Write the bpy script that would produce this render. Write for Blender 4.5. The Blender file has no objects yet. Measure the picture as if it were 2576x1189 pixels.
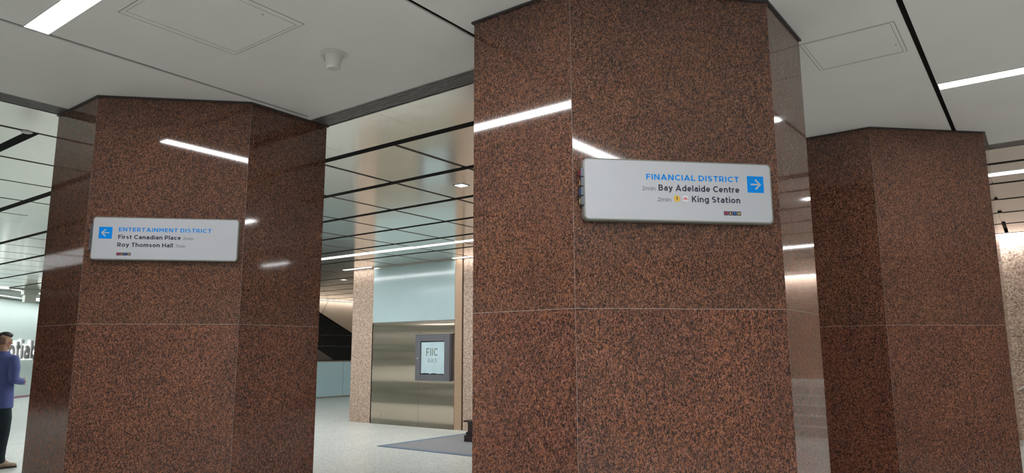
import bpy, bmesh, math, random
from mathutils import Vector, Matrix
PI = math.pi
C = bpy.context.scene.collection
SC = bpy.context.scene

# ------------------------------------------------------------------ camera, world, exposure
CAM_H = 1.5
cd = bpy.data.cameras.new('camera')
cd.sensor_fit = 'HORIZONTAL'; cd.sensor_width = 36.0; cd.lens = 36.0 * 1778.09 / 2576.0
cd.clip_start = 0.05; cd.clip_end = 200
cam = bpy.data.objects.new('camera', cd); C.objects.link(cam)
R = Vector((0.8012164, 0.59836213, -0.00387837)); U = Vector((0.10047453, -0.12814186, 0.9866532)); F = Vector((-0.58987893, 0.7909124, 0.16278952))
cam.matrix_world = Matrix(((R.x, U.x, -F.x, 0), (R.y, U.y, -F.y, 0), (R.z, U.z, -F.z, CAM_H), (0, 0, 0, 1)))
SC.camera = cam
w = bpy.data.worlds.new('world'); SC.world = w; w.use_nodes = True
w.node_tree.nodes['Background'].inputs[0].default_value = (0.8, 0.85, 0.9, 1)
w.node_tree.nodes['Background'].inputs[1].default_value = 0.25
vs = SC.view_settings
vs.view_transform = 'Standard'; vs.look = 'None'; vs.exposure = 0.0; vs.gamma = 1.0; vs.use_curve_mapping = False
STRIP = 46.0            # radiance of the linear lamps
SC.cycles.max_bounces = 8; SC.cycles.diffuse_bounces = 4; SC.cycles.glossy_bounces = 5
SC.cycles.sample_clamp_indirect = 6.0

H = 3.4275              # ceiling height
JZ = 1.718              # joint height of the granite cladding

# ------------------------------------------------------------------ materials
def srgb(r, g, b):
    f = lambda c: (c / 255 / 12.92) if c / 255 <= 0.04045 else ((c / 255 + 0.055) / 1.055) ** 2.4
    return (f(r), f(g), f(b), 1)
class NT:
    def __init__(s, name):
        s.m = bpy.data.materials.new(name); s.m.use_nodes = True
        s.t = s.m.node_tree; s.b = s.t.nodes['Principled BSDF']
    def n(s, typ, **kw):
        nd = s.t.nodes.new(typ)
        for k, v in kw.items():
            if k.startswith('i_'): nd.inputs[int(k[2:]) if k[2:].isdigit() else k[2:]].default_value = v
            else: setattr(nd, k, v)
        return nd
    def l(s, a, b): s.t.links.new(a, b)
    def coords(s, scale=(1, 1, 1), rot=(0, 0, 0)):
        tc = s.n('ShaderNodeTexCoord'); mp = s.n('ShaderNodeMapping')
        mp.inputs['Scale'].default_value = scale; mp.inputs['Rotation'].default_value = rot
        s.l(tc.outputs['Object'], mp.inputs['Vector']); return mp.outputs[0]
    def noise(s, vec, scale, detail=2, rough=0.5, dist=0):
        nd = s.n('ShaderNodeTexNoise'); nd.inputs['Scale'].default_value = scale; nd.inputs['Detail'].default_value = detail
        nd.inputs['Roughness'].default_value = rough; nd.inputs['Distortion'].default_value = dist
        s.l(vec, nd.inputs['Vector']); return nd
    def ramp(s, fac, stops, interp='LINEAR'):
        r = s.n('ShaderNodeValToRGB'); e = r.color_ramp; e.interpolation = interp
        while len(e.elements) > 1: e.elements.remove(e.elements[-1])
        e.elements[0].position = stops[0][0]; e.elements[0].color = stops[0][1]
        for p, c in stops[1:]:
            x = e.elements.new(p); x.color = c
        s.l(fac, r.inputs[0]); return r.outputs[0]
    def mix(s, fac, a, b, mode='MIX'):
        m = s.n('ShaderNodeMix'); m.data_type = 'RGBA'; m.blend_type = mode
        for v, i in ((fac, 0), (a, 6), (b, 7)):
            if hasattr(v, 'default_value') or hasattr(v, 'links'): s.l(v, m.inputs[i])
            else: m.inputs[i].default_value = v
        return m.outputs[2]
    def bump(s, hgt, strength, dist=0.002):
        b = s.n('ShaderNodeBump'); b.inputs['Strength'].default_value = strength; b.inputs['Distance'].default_value = dist
        s.l(hgt, b.inputs['Height']); s.l(b.outputs[0], s.b.inputs['Normal'])
def plain(name, col, rough=0.5, metal=0.0, vary=0.05, scale=12, spec=0.5):
    t = NT(name); v = t.coords(); nz = t.noise(v, scale, 3)
    a = tuple(c * (1 - vary) for c in col[:3]) + (1,); b = tuple(min(1, c * (1 + vary)) for c in col[:3]) + (1,)
    t.l(t.ramp(nz.outputs[0], [(0.3, a), (0.7, b)]), t.b.inputs['Base Color'])
    t.b.inputs['Roughness'].default_value = rough; t.b.inputs['Metallic'].default_value = metal
    t.b.inputs['Specular IOR Level'].default_value = spec
    return t.m
def emit(name, col, strength):
    t = NT(name); t.b.inputs['Base Color'].default_value = (0.8, 0.8, 0.8, 1)
    t.b.inputs['Emission Color'].default_value = col; t.b.inputs['Emission Strength'].default_value = strength
    return t.m
def granite(name, scale, warm=1.0, seed=0.0):
    t = NT(name); v = t.coords((1, 1, 0.6))
    off = t.n('ShaderNodeVectorMath', operation='ADD'); t.l(v, off.inputs[0]); off.inputs[1].default_value = (seed, seed * 1.7, seed * 0.3); v = off.outputs[0]
    ds = t.noise(v, scale * 1.1, 3, 0.6); mx = t.n('ShaderNodeVectorMath', operation='MULTIPLY_ADD')
    t.l(ds.outputs['Color'], mx.inputs[0]); mx.inputs[1].default_value = (1.5 / scale,) * 3; t.l(v, mx.inputs[2])
    vo = t.n('ShaderNodeTexVoronoi'); vo.inputs['Scale'].default_value = scale; t.l(mx.outputs[0], vo.inputs['Vector'])
    sep = t.n('ShaderNodeSeparateColor'); t.l(vo.outputs['Color'], sep.inputs[0])
    k = warm
    grains = t.ramp(sep.outputs[0], [(0.0, (0.048, 0.027, 0.025, 1)), (0.14, (0.12 * k, 0.054, 0.040, 1)), (0.5, (0.205 * k, 0.079, 0.047, 1)),
                                     (0.76, (0.30 * k, 0.113, 0.058, 1)), (0.80, (0.19, 0.088, 0.072, 1)), (1.0, (0.33 * k, 0.142, 0.086, 1))])
    fn = t.noise(v, scale * 1.55, 3, 0.68, 0.5)
    dark = t.ramp(fn.outputs[0], [(0.405, (0.05, 0.065, 0.10, 1)), (0.465, (0.62, 0.62, 0.66, 1)), (0.53, (1.0, 1.0, 1.0, 1)), (0.66, (1.25, 1.2, 1.15, 1))])
    c = t.mix(1.0, grains, dark, 'MULTIPLY')
    big = t.noise(v, 3.0, 3, 0.6); bc = t.ramp(big.outputs[0], [(0.3, (0.80, 0.80, 0.85, 1)), (0.7, (1.12, 1.06, 1.0, 1))])
    c = t.mix(1.0, c, bc, 'MULTIPLY')
    t.l(c, t.b.inputs['Base Color'])
    t.b.inputs['Roughness'].default_value = 0.05; t.b.inputs['Specular IOR Level'].default_value = 0.62
    return t.m
def pebble(name, k=1.0, scale=62):
    t = NT(name); v = t.coords()
    vo = t.n('ShaderNodeTexVoronoi', feature='F1'); vo.inputs['Scale'].default_value = scale; vo.inputs['Randomness'].default_value = 1
    ds = t.noise(v, 60, 2); mx = t.n('ShaderNodeVectorMath', operation='MULTIPLY_ADD')
    t.l(ds.outputs['Color'], mx.inputs[0]); mx.inputs[1].default_value = (0.02,) * 3; t.l(v, mx.inputs[2]); t.l(mx.outputs[0], vo.inputs['Vector'])
    sep = t.n('ShaderNodeSeparateColor'); t.l(vo.outputs['Color'], sep.inputs[0])
    c = t.ramp(sep.outputs[0], [(0, (0.24 * k, 0.165 * k, 0.125 * k, 1)), (0.3, (0.40 * k, 0.285 * k, 0.215 * k, 1)), (0.7, (0.52 * k, 0.385 * k, 0.29 * k, 1)), (1, (0.62 * k, 0.50 * k, 0.40 * k, 1))])
    d = t.ramp(vo.outputs['Distance'], [(0.0, (1, 1, 1, 1)), (0.55, (0.95, 0.95, 0.95, 1)), (0.85, (0.45, 0.42, 0.4, 1))])
    t.l(t.mix(1.0, c, d, 'MULTIPLY'), t.b.inputs['Base Color']); t.b.inputs['Roughness'].default_value = 0.6
    t.bump(vo.outputs['Distance'], -0.4, 0.004)
    return t.m
def terrazzo():
    t = NT('terrazzo'); v = t.coords()
    vo = t.n('ShaderNodeTexVoronoi'); vo.inputs['Scale'].default_value = 52; t.l(v, vo.inputs['Vector'])
    sep = t.n('ShaderNodeSeparateColor'); t.l(vo.outputs['Color'], sep.inputs[0])
    c = t.ramp(sep.outputs[0], [(0, (0.30, 0.31, 0.30, 1)), (0.14, (0.38, 0.39, 0.38, 1)), (0.2, (0.52, 0.55, 0.52, 1)), (1, (0.66, 0.69, 0.65, 1))])
    big = t.noise(v, 1.2, 3); c = t.mix(1.0, c, t.ramp(big.outputs[0], [(0.3, (0.93, 0.94, 0.95, 1)), (0.7, (1.03, 1.02, 1.0, 1))]), 'MULTIPLY')
    t.l(c, t.b.inputs['Base Color']); t.b.inputs['Roughness'].default_value = 0.28
    return t.m
def brushed(name, col, rough=0.2, wav=0.25, wscale=(0.9, 0.9, 0.9), wd=0.02, aniso=0.0, wdet=2):
    t = NT(name); v = t.coords(wscale)
    t.b.inputs['Metallic'].default_value = 1.0
    nz = t.noise(t.coords((3, 3, 90)), 6, 3); a = tuple(c * 0.94 for c in col[:3]) + (1,)
    t.l(t.ramp(nz.outputs[0], [(0.3, a), (0.7, col)]), t.b.inputs['Base Color'])
    t.b.inputs['Roughness'].default_value = rough; t.b.inputs['Anisotropic'].default_value = aniso
    t.bump(t.noise(v, 1.0, wdet, 0.5).outputs[0], wav, wd)
    return t.m

M = {}
M['granite_up'] = granite('polished_red_granite_upper', 150, 0.84)
M['granite_lo'] = granite('polished_red_granite_lower', 126, 0.94, 7.3)
M['sealant'] = plain('joint_sealant', (0.24, 0.205, 0.19, 1), 0.5)
M['collar'] = plain('dark_collar', (0.045, 0.04, 0.045, 1), 0.4)
M['plaster'] = plain('ceiling_plaster', (0.94, 0.92, 0.90, 1), 0.75, vary=0.02, scale=1.5)
M['slot'] = plain('slot_black', (0.010, 0.008, 0.007, 1), 0.8, spec=0.08)
M['metal_ceiling'] = brushed('satin_ceiling_panel', (0.92, 0.905, 0.84, 1), 0.15, 0.5, (0.8, 0.8, 0.8), 0.012)
M['lacquer_ceiling'] = plain('lacquered_ceiling_panel', (0.80, 0.79, 0.76, 1), 0.25, 0.45, vary=0.02, scale=2)
M['metal_ceiling'].node_tree.nodes['Principled BSDF'].inputs['Metallic'].default_value = 0.85
M['gap_bar'] = plain('gap_bar', (0.06, 0.05, 0.042, 1), 0.6, 0.0, spec=0.2)
M['terrazzo'] = terrazzo()
M['pebble'] = pebble('flamed_beige_granite')
M['pebble_wall'] = pebble('flamed_beige_granite_wall', 1.05, 46)
M['far_beige'] = plain('pale_stone_wall', (0.72, 0.64, 0.55, 1), 0.5, vary=0.03, scale=2)
M['beige'] = plain('beige_wall_panel', (0.47, 0.37, 0.28, 1), 0.5, vary=0.03, scale=3)
M['door_metal'] = brushed('bronze_tint_steel', (0.60, 0.51, 0.42, 1), 0.17, 1.0, (0.14, 0.14, 1.7), 0.19, 0.0, 0)
M['reveal'] = plain('bronze_reveal', (0.42, 0.29, 0.20, 1), 0.35, 0.4, vary=0.03)
M['glass_panel'] = plain('backpainted_glass', (0.40, 0.52, 0.53, 1), 0.12, vary=0.02, scale=2)
M['glass_low'] = plain('backpainted_glass_low', (0.55, 0.78, 0.86, 1), 0.06, vary=0.02, scale=2)
M['black_gloss'] = plain('black_gloss', (0.012, 0.015, 0.017, 1), 0.07, vary=0.1)
M['frame_grey'] = plain('display_frame_grey', (0.17, 0.17, 0.19, 1), 0.35, 0.5)
M['paper'] = plain('poster_paper', (0.46, 0.60, 0.64, 1), 0.3, vary=0.06, scale=5)
M['steel'] = brushed('stainless', (0.62, 0.61, 0.58, 1), 0.25, 0.1)
M['carpet'] = plain('grey_carpet', (0.19, 0.19, 0.195, 1), 0.95, vary=0.35, scale=90)
M['carpet_edge'] = plain('carpet_edge', (0.10, 0.14, 0.20, 1), 0.8, vary=0.2, scale=60)
M['dark_wood'] = plain('dark_stained_wood', (0.028, 0.013, 0.014, 1), 0.25, vary=0.3, scale=8)
M['bank_wall'] = plain('pale_teal_wall_glass', (0.64, 0.74, 0.72, 1), 0.5, vary=0.02, scale=2)
M['bank_letter'] = plain('bank_letter_metal', (0.33, 0.33, 0.33, 1), 0.4, 0.3)
M['halo'] = emit('letter_halo', (1, 0.98, 0.95, 1), 2.0)
M['base_red'] = plain('base_trim_violet', (0.40, 0.22, 0.30, 1), 0.4)
M['soffit'] = plain('soffit_grey', (0.42, 0.44, 0.40, 1), 0.6)
M['lamp'] = emit('linear_lamp_diffuser', (0.97, 0.98, 1.0, 1), STRIP)
M['lamp_far'] = emit('wall_wash_lamp', (1.0, 0.97, 0.95, 1), 17.0)
M['bank_cove'] = emit('bank_cove_lamp', (0.95, 1.0, 0.99, 1), 24.0)
M['right_wash'] = emit('right_wall_wash_lamp', (1.0, 0.98, 1.0, 1), 95.0)
M['soft_panel'] = emit('soft_ceiling_panel', (0.95, 0.98, 1.0, 1), 1.0)
M['down'] = emit('square_downlight_glow', (0.92, 1.0, 0.94, 1), 6.0)
M['white_metal'] = plain('white_lamp_trim', (0.7, 0.7, 0.7, 1), 0.5)
M['detector'] = plain('white_plastic', (0.72, 0.70, 0.68, 1), 0.4, vary=0.02)
M['mark'] = plain('dark_mark', (0.03, 0.03, 0.03, 1), 0.5)
M['sign_white'] = plain('sign_white_panel', (0.46, 0.475, 0.51, 1), 0.38, vary=0.012, scale=2)
M['sign_frame'] = plain('sign_frame_olive_grey', (0.23, 0.23, 0.205, 1), 0.4, 0.3)
M['blue'] = plain('sign_blue', (0.0, 0.235, 0.74, 1), 0.45, vary=0.01, spec=0.15)
M['navy'] = plain('sign_navy_lettering', (0.015, 0.016, 0.045, 1), 0.4)
M['grey_txt'] = plain('sign_grey_lettering', (0.17, 0.175, 0.20, 1), 0.4)
M['yellow'] = plain('badge_yellow', (0.74, 0.46, 0.04, 1), 0.4)
M['badge_white'] = plain('badge_white', (0.62, 0.62, 0.65, 1), 0.4)
M['badge_line'] = plain('badge_outline', (0.30, 0.30, 0.32, 1), 0.4)
M['red'] = plain('emblem_red', (0.62, 0.04, 0.03, 1), 0.4)
M['tileP'] = plain('tile_plum', (0.05, 0.008, 0.025, 1), 0.4); M['letP'] = plain('letter_crimson', (0.50, 0.03, 0.09, 1), 0.4)
M['tileA'] = plain('tile_dark_brown', (0.035, 0.02, 0.03, 1), 0.4); M['letA'] = plain('letter_amber', (0.55, 0.33, 0.13, 1), 0.4)
M['tileT'] = plain('tile_navy', (0.008, 0.015, 0.06, 1), 0.4); M['letT'] = plain('letter_blue', (0.03, 0.19, 0.62, 1), 0.4)
M['tileH'] = plain('tile_black', (0.02, 0.02, 0.022, 1), 0.4); M['letH'] = plain('letter_straw', (0.55, 0.47, 0.20, 1), 0.4)
M['tab'] = plain('tab_slate', (0.09, 0.10, 0.115, 1), 0.35, 0.3)
M['skin'] = plain('skin', (0.40, 0.22, 0.14, 1), 0.5, vary=0.06)
M['hair'] = plain('black_hair', (0.012, 0.011, 0.012, 1), 0.45, vary=0.3, scale=60)
M['fade'] = plain('shaved_hair', (0.16, 0.10, 0.08, 1), 0.6, vary=0.2, scale=120)
M['blazer'] = plain('blue_blazer_cloth', (0.07, 0.095, 0.28, 1), 0.75, vary=0.08, scale=30)
M['jeans'] = plain('dark_teal_denim', (0.006, 0.016, 0.024, 1), 0.8, vary=0.2, scale=25)
M['shirt'] = plain('white_shirt', (0.75, 0.75, 0.78, 1), 0.7)
M['tan'] = plain('tan_suede', (0.30, 0.23, 0.155, 1), 0.7, vary=0.1, scale=30)
M['sole'] = plain('dark_sole', (0.03, 0.02, 0.018, 1), 0.6)
M['eye'] = plain('eye_dark', (0.02, 0.015, 0.012, 1), 0.2)
M['lip'] = plain('lips', (0.30, 0.11, 0.09, 1), 0.5)

# ------------------------------------------------------------------ helpers
def box(bm, x0, x1, y0, y1, z0, z1, bev=0):
    r = bmesh.ops.create_cube(bm, size=1)
    for v in r['verts']:
        v.co = Vector(((x0 + x1) / 2 + v.co.x * (x1 - x0), (y0 + y1) / 2 + v.co.y * (y1 - y0), (z0 + z1) / 2 + v.co.z * (z1 - z0)))
    if bev: bmesh.ops.bevel(bm, geom=list({e for v in r['verts'] for e in v.link_edges}), offset=bev, segments=2, affect='EDGES')
def prism(bm, pts, z0, z1, axis='z'):
    def P(p, h):
        return {'z': (p[0], p[1], h), 'y': (p[0], h, p[1]), 'x': (h, p[0], p[1])}[axis]
    a = [bm.verts.new(P(p, z0)) for p in pts]; b = [bm.verts.new(P(p, z1)) for p in pts]
    bm.faces.new(a); bm.faces.new(b); n = len(pts)
    for i in range(n): bm.faces.new((a[i], a[(i + 1) % n], b[(i + 1) % n], b[i]))
def tube(bm, p0, p1, r0, r1=None, seg=16):
    r1 = r0 if r1 is None else r1
    p0, p1 = Vector(p0), Vector(p1); d = p1 - p0
    m = Matrix.Translation((p0 + p1) / 2) @ d.to_track_quat('Z', 'Y').to_matrix().to_4x4()
    bmesh.ops.create_cone(bm, cap_ends=True, segments=seg, radius1=r0, radius2=r1, depth=d.length, matrix=m)
def ball(bm, c, r, rot=None, seg=20):
    m = Matrix.Translation(Vector(c)) @ (rot or Matrix()) @ Matrix.Diagonal((*r, 1)) if not isinstance(r, float) else Matrix.Translation(Vector(c)) @ Matrix.Scale(r, 4)
    bmesh.ops.create_uvsphere(bm, u_segments=seg, v_segments=seg // 2 + 2, radius=1, matrix=m)
def lathe(bm, prof, seg=48, c=(0, 0)):
    rings = [[bm.verts.new((c[0] + r * math.cos(2 * PI * i / seg), c[1] + r * math.sin(2 * PI * i / seg), z)) for i in range(seg)] for r, z in prof]
    for a, b in zip(rings, rings[1:]):
        for i in range(seg): bm.faces.new((a[i], a[(i + 1) % seg], b[(i + 1) % seg], b[i]))
    bm.faces.new(rings[0]); bm.faces.new(rings[-1])
def B(fn=None, *a, **k):
    bm = bmesh.new()
    if fn: fn(bm, *a, **k)
    return bm
def obj(name, bm, mat, parent=None, smooth=False):
    bmesh.ops.recalc_face_normals(bm, faces=bm.faces)
    me = bpy.data.meshes.new(name); bm.to_mesh(me); bm.free()
    me.materials.append(M[mat] if isinstance(mat, str) else mat)
    if smooth:
        for p in me.polygons: p.use_smooth = True
        try: me.set_sharp_from_angle(angle=math.radians(40))
        except Exception: pass
    o = bpy.data.objects.new(name, me); C.objects.link(o)
    if parent: o.parent = parent
    return o
def tag(o, label=None, cat=None, group=None):
    if label: o['label'] = label
    if cat: o['category'] = cat
    if group: o['group'] = group
    return o
def thing(name, label, cat, loc=(0, 0, 0), rz=0, group=None):
    o = bpy.data.objects.new(name, None); C.objects.link(o); o.location = loc; o.rotation_euler = (0, 0, rz); o.empty_display_size = 0.1
    return tag(o, label, cat, group)
def struct(name, bm, mat):
    o = obj(name, bm, mat); o['kind'] = 'structure'; return o
def copy_tree(o, parent=None):
    c = o.copy(); C.objects.link(c)
    if parent: c.parent = parent
    for ch in o.children: copy_tree(ch, c)
    return c

# ------------------------------------------------------------------ shell
AX, BX, BY0, BY1 = -40.0, 9.0, -8.0, 26.0
struct('floor', B(box, AX, BX, BY0, BY1, -0.2, 0.0), 'terrazzo')

bm = bmesh.new()                                                     # plaster ceiling in slabs parted by black slots
T = H + 0.06
SL = 0.016
xs = [-6.04, -4.690, -2.635, -0.463, 1.70, 3.86, 6.02, BX]
for i in range(len(xs) - 1):
    x0 = xs[i] + (SL if i else 0); x1 = xs[i + 1] - (SL if i < len(xs) - 2 else 0)
    if i == 0: box(bm, x0, x1, BY0, 2.22, H, T); prism(bm, [(x0, 2.22), (x1, 2.22), (x1, 3.48), (x1, 3.54), (-6.04, 3.54)], H, T)
    elif i == 1:
        box(bm, x0, x1, BY0, 3.54, H, T); box(bm, xs[1] - SL, x0, 3.475, 3.54, H, T)
    elif i == 2: box(bm, x0, x1, BY0, 3.54, H, T); box(bm, -1.95, x1, 3.54, 7.88, H, T)
    else: box(bm, x0, x1, BY0, 7.88, H, T)
struct('ceiling', bm, 'plaster')
bm = bmesh.new()
for i in range(1, len(xs) - 1): box(bm, xs[i] - SL - 0.0003, xs[i] + SL + 0.0003, BY0, 3.475 if i == 1 else 3.54, H + 0.010, H + 0.055)
for i in range(3, len(xs) - 1): box(bm, xs[i] - SL - 0.0003, xs[i] + SL + 0.0003, 3.54, 7.88, H + 0.010, H + 0.055)
struct('ceiling', bm, 'slot')

ga = sorted([-4.70 + 1.092 * k for k in range(-1, 13)] + [-6.94, -8.04, -9.13, -10.20] + [-11.27 - 1.078 * k for k in range(12)])
gb = [4.435 + 1.078 * k for k in range(-12, 20)]
def near(x0, x1, y0, y1):                                            # inside the plaster zone?
    return (x0 > -6.3 and y1 < 3.6) or (x0 > -2.6 and y1 < 7.9)
bm = bmesh.new()
def panels(x0, x1, y0, y1):
    gx = [x0] + [g for g in ga if x0 + 0.05 < g < x1 - 0.05] + [x1]; gy = [y0] + [g for g in gb if y0 + 0.05 < g < y1 - 0.05] + [y1]
    for i in range(len(gx) - 1):
        for j in range(len(gy) - 1):
            a0 = gx[i] + 0.026; a1 = gx[i + 1] - 0.026; b0 = gy[j] + 0.05; b1 = gy[j + 1] - 0.05
            if i == 0: a0 = x0
            if j == 0: b0 = y0
            if i == len(gx) - 2: a1 = x1
            if j == len(gy) - 2: b1 = y1
            z = H + random.Random(i * 31 + j).uniform(0, 0.0015)
            box(bm, a0, a1, b0, b1, z, z + 0.05)
panels(-24.0, -6.966, BY0, 3.74)
by = [BY0 + 0.02, -4.6, -2.45, -0.3, 3.74]
for i in range(len(by) - 1): box(bm, -6.914, -6.25, by[i] + 0.0012, by[i + 1] - 0.0012, H, H + 0.05)
sx = [-24.0] + [g for g in (-4.17 + 1.1 * k for k in range(-17, 3)) if g > -23.9] + [-1.95]
for i in range(len(sx) - 1): box(bm, sx[i] + 0.0012, sx[i + 1] - 0.0012, 3.74, 4.385, H, H + 0.05)
panels(-24.0, -1.95, 4.485, 10.93)
panels(-24.0, -12.9, 10.93, 24.0)
struct('ceiling', bm, 'metal_ceiling')
bm = bmesh.new()
panels(-1.95, BX, 8.08, 14.3)
panels(-1.95, BX, 14.3, 19.0)
struct('ceiling', bm, 'lacquer_ceiling')
bm = bmesh.new()                                                     # black bed of the gaps
for g in gb:
    if g < 3.6: box(bm, -24.0, -6.965, g - 0.0505, g + 0.0505, H + 0.005, H + 0.055)
    elif g < 10.8: box(bm, -24.0, -1.97, g - 0.0505, g + 0.0505, H + 0.005, H + 0.055)
    else: box(bm, -24.0, -12.95, g - 0.0505, g + 0.0505, H + 0.005, H + 0.055)
    if 8.2 < g < 18.9: box(bm, -1.95, BX, g - 0.0505, g + 0.0505, H + 0.005, H + 0.055)
box(bm, -24.0, -6.25, BY0, 3.74, H + 0.06, H + 0.10); box(bm, -24.0, -1.95, 3.74, 10.93, H + 0.06, H + 0.10)
box(bm, -24.0, -12.9, 10.93, 24.0, H + 0.06, H + 0.10); box(bm, -1.95, BX, 8.08, 19.0, H + 0.06, H + 0.10)
box(bm, -6.25, -6.04, BY0, 3.74, H + 0.02, T + .03); box(bm, -6.04, -1.95, 3.54, 3.74, H + 0.02, T + .03); box(bm, -1.95, BX, 7.88, 8.08, H + 0.02, T + .03)
struct('ceiling', bm, 'slot')
bm = bmesh.new()                                                     # bronze bars lying in the narrow gaps
for g in ga:
    if -24 < g < -6.3: box(bm, g - 0.0262, g + 0.0262, BY0, 3.7, H + 0.006, H + 0.05)
    if -24 < g < -2.0: box(bm, g - 0.0262, g + 0.0262, 3.78, 10.9, H + 0.006, H + 0.05)
struct('trim_1', bm, 'gap_bar')
bm = bmesh.new()
for g in ga:
    if g > -1.9: box(bm, g - 0.0262, g + 0.0262, 8.12, 13.0, H + 0.02, H + 0.05)
struct('trim_4', bm, 'lacquer_ceiling')
bm = bmesh.new(); box(bm, AX, -24.02, BY0, 24.0, H, H + 0.06); struct('ceiling', bm, 'soffit')
bm = bmesh.new(); box(bm, -24.06, -24.02, BY0, 24, H - 0.03, H); box(bm, -25.0, -24.96, BY0, 24, H - 0.02, H); struct('trim_2', bm, 'soffit')

# outer walls that close the hall behind the camera and at its ends
struct('wall_back', B(box, AX, BX, BY0 - 0.2, BY0, 0, H + 0.1), 'far_beige')
struct('wall_right', B(box, BX, BX + 0.2, BY0, 19.2, 0, H + 0.1), 'far_beige')
struct('wall_left', B(box, AX - 0.2, AX, BY0, 24.2, 0, H + 0.1), 'beige')
struct('wall_rear', B(box, AX, -12.6, 24.0, 24.2, 0, H + 0.1), 'beige')
# elevator wall line at b = 10.93 and the block behind it
struct('wall_north', B(box, -12.75, -1.95, 11.25, 11.45, 0, H + 0.1), 'beige')
struct('wall_side', B(box, -12.75, -12.55, 11.45, 24.0, 0, H + 0.1), 'beige')
struct('wall_court', B(box, -2.15, -1.95, 8.08, 11.25, 0, H + 0.1), 'pebble_wall')
# right hand hall: pebbled wall, stair hall beyond it
bm = bmesh.new(); box(bm, -1.95, 0.10, 14.3, 14.5, 0, 1.735); box(bm, -1.95, 0.10, 14.3, 14.5, 1.742, H); box(bm, -1.95, 0.10, 14.312, 14.5, 1.735, 1.742)
struct('wall_stair', bm, 'pebble_wall')
struct('wall_landing', B(box, -0.1, BX, 18.9, 19.1, 0, H + 0.1), 'pebble_wall')
struct('wall_passage', B(box, -2.15, -1.95, 11.45, 14.5, 0, H + 0.1), 'pebble_wall')
struct('wall_stairwell', B(box, -0.1, 0.10, 14.5, 18.9, 0, H + 0.1), 'pebble_wall')

# ------------------------------------------------------------------ granite columns
def outline(v4):
    cx = (v4[0][0] + v4[3][0]) / 2; cy = (v4[0][1] + v4[3][1]) / 2    # square column with one broad chamfered corner
    return [Vector(p) for p in v4] + [Vector((v4[0][0], v4[3][1]))], (cx, cy)
def inset(P, d):                                                     # parallel offset of a convex outline (d>0 inward)
    n = len(P); out = []
    for i in range(n):
        a, b, c = P[i - 1], P[i], P[(i + 1) % n]
        e1 = (b - a).normalized(); e2 = (c - b).normalized()
        n1 = Vector((-e1.y, e1.x)); n2 = Vector((-e2.y, e2.x)); m = (n1 + n2).normalized()
        out.append(b + m * d / m.dot(n1))
    return out
def column(v4, label, seed):
    P, c = outline(v4)
    t = thing('granite_column', label, 'column', (c[0], c[1], 0), 0, None)
    P = [p - Vector(c) for p in P]; Q = inset(P, 0.03); n = len(P)
    core = bmesh.new(); prism(core, inset(P, 0.0006), 0.0, H - 0.004)
    obj('joint_sealant', core, 'sealant', t)
    for nm, z0, z1, mt in (('lower_cladding', 0.0, JZ - 0.0015, 'granite_lo'), ('upper_cladding', JZ + 0.0015, H - 0.002, 'granite_up')):
        bm = bmesh.new()
        for i in range(n):
            a, b, qa, qb = P[i], P[(i + 1) % n], Q[i], Q[(i + 1) % n]
            e = (b - a).normalized() * 0.0012
            prism(bm, [a + e, b - e, qb - e, qa + e], z0, z1)
        obj(nm, bm, mt, t)
    bm = bmesh.new(); Po = inset(P, -0.012); Pi = inset(P, -0.0005); ring = []
    for i in range(n):
        prism(bm, [Po[i], Po[(i + 1) % n], Pi[(i + 1) % n], Pi[i]], H - 0.0125, H - 0.0005)
    obj('ceiling_collar', bm, 'collar', t)
    return t
VC = [(-2.514, 3.006), (-1.851, 3.004), (-1.055, 3.790), (-1.046, 4.405)]
VR = [(-1.705, 6.599), (-1.042, 6.599), (-0.257, 7.377), (-0.257, 8.04)]
VL = [(-6.251, 2.218), (-5.533, 2.214), (-4.750, 2.997), (-4.750, 3.721)]
column(VC, 'large red granite column carrying the Financial District sign, nearest to the camera', 1)
column(VR, 'red granite column with no sign on it, at the right of the picture', 2)
column(VL, 'red granite column carrying the Entertainment District sign, near the person in blue', 3)

# ------------------------------------------------------------------ linear ceiling lamps
def linear_lamp(x0, x1, y0, y1, label, group=None, mat='lamp'):
    cx, cy = (x0 + x1) / 2, (y0 + y1) / 2
    t = thing('linear_ceiling_lamp', label, 'ceiling light', (cx, cy, H), 0, group)
    dx, dy = (x1 - x0) / 2, (y1 - y0) / 2
    bm = bmesh.new(); box(bm, -dx, dx, -dy, dy, -0.0045, -0.001); obj('diffuser', bm, mat, t)
    bm = bmesh.new(); f = 0.004
    box(bm, -dx, dx, -dy - f, -dy, -0.006, 0.0); box(bm, -dx, dx, dy, dy + f, -0.006, 0.0)
    box(bm, -dx - f, -dx, -dy - f, dy + f, -0.006, 0.0); box(bm, dx, dx + f, -dy - f, dy + f, -0.006, 0.0)
    obj('trim_frame', bm, 'white_metal', t)
    return t
G1 = 'near row of linear lamps along the plaster ceiling'
linear_lamp(-4.668, -2.66, 1.425, 1.555, 'bright linear lamp in the top left corner of the photo, ending at the ceiling slot', G1)
linear_lamp(-2.61, -0.488, 1.425, 1.555, 'linear lamp overhead between the two nearer ceiling slots, continuing the top left lamp', G1)
linear_lamp(-0.438, 1.675, 1.425, 1.555, 'linear lamp just right of the camera, mirrored on the column with the Financial District sign', G1)
linear_lamp(1.73, 3.83, 1.425, 1.555, 'linear lamp farther right in the near row', G1)
G2 = 'second row of linear lamps right of the big column'
linear_lamp(-0.440, 1.675, 5.80, 5.93, 'bright linear lamp running off the right edge above the unsigned column', G2)
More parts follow.
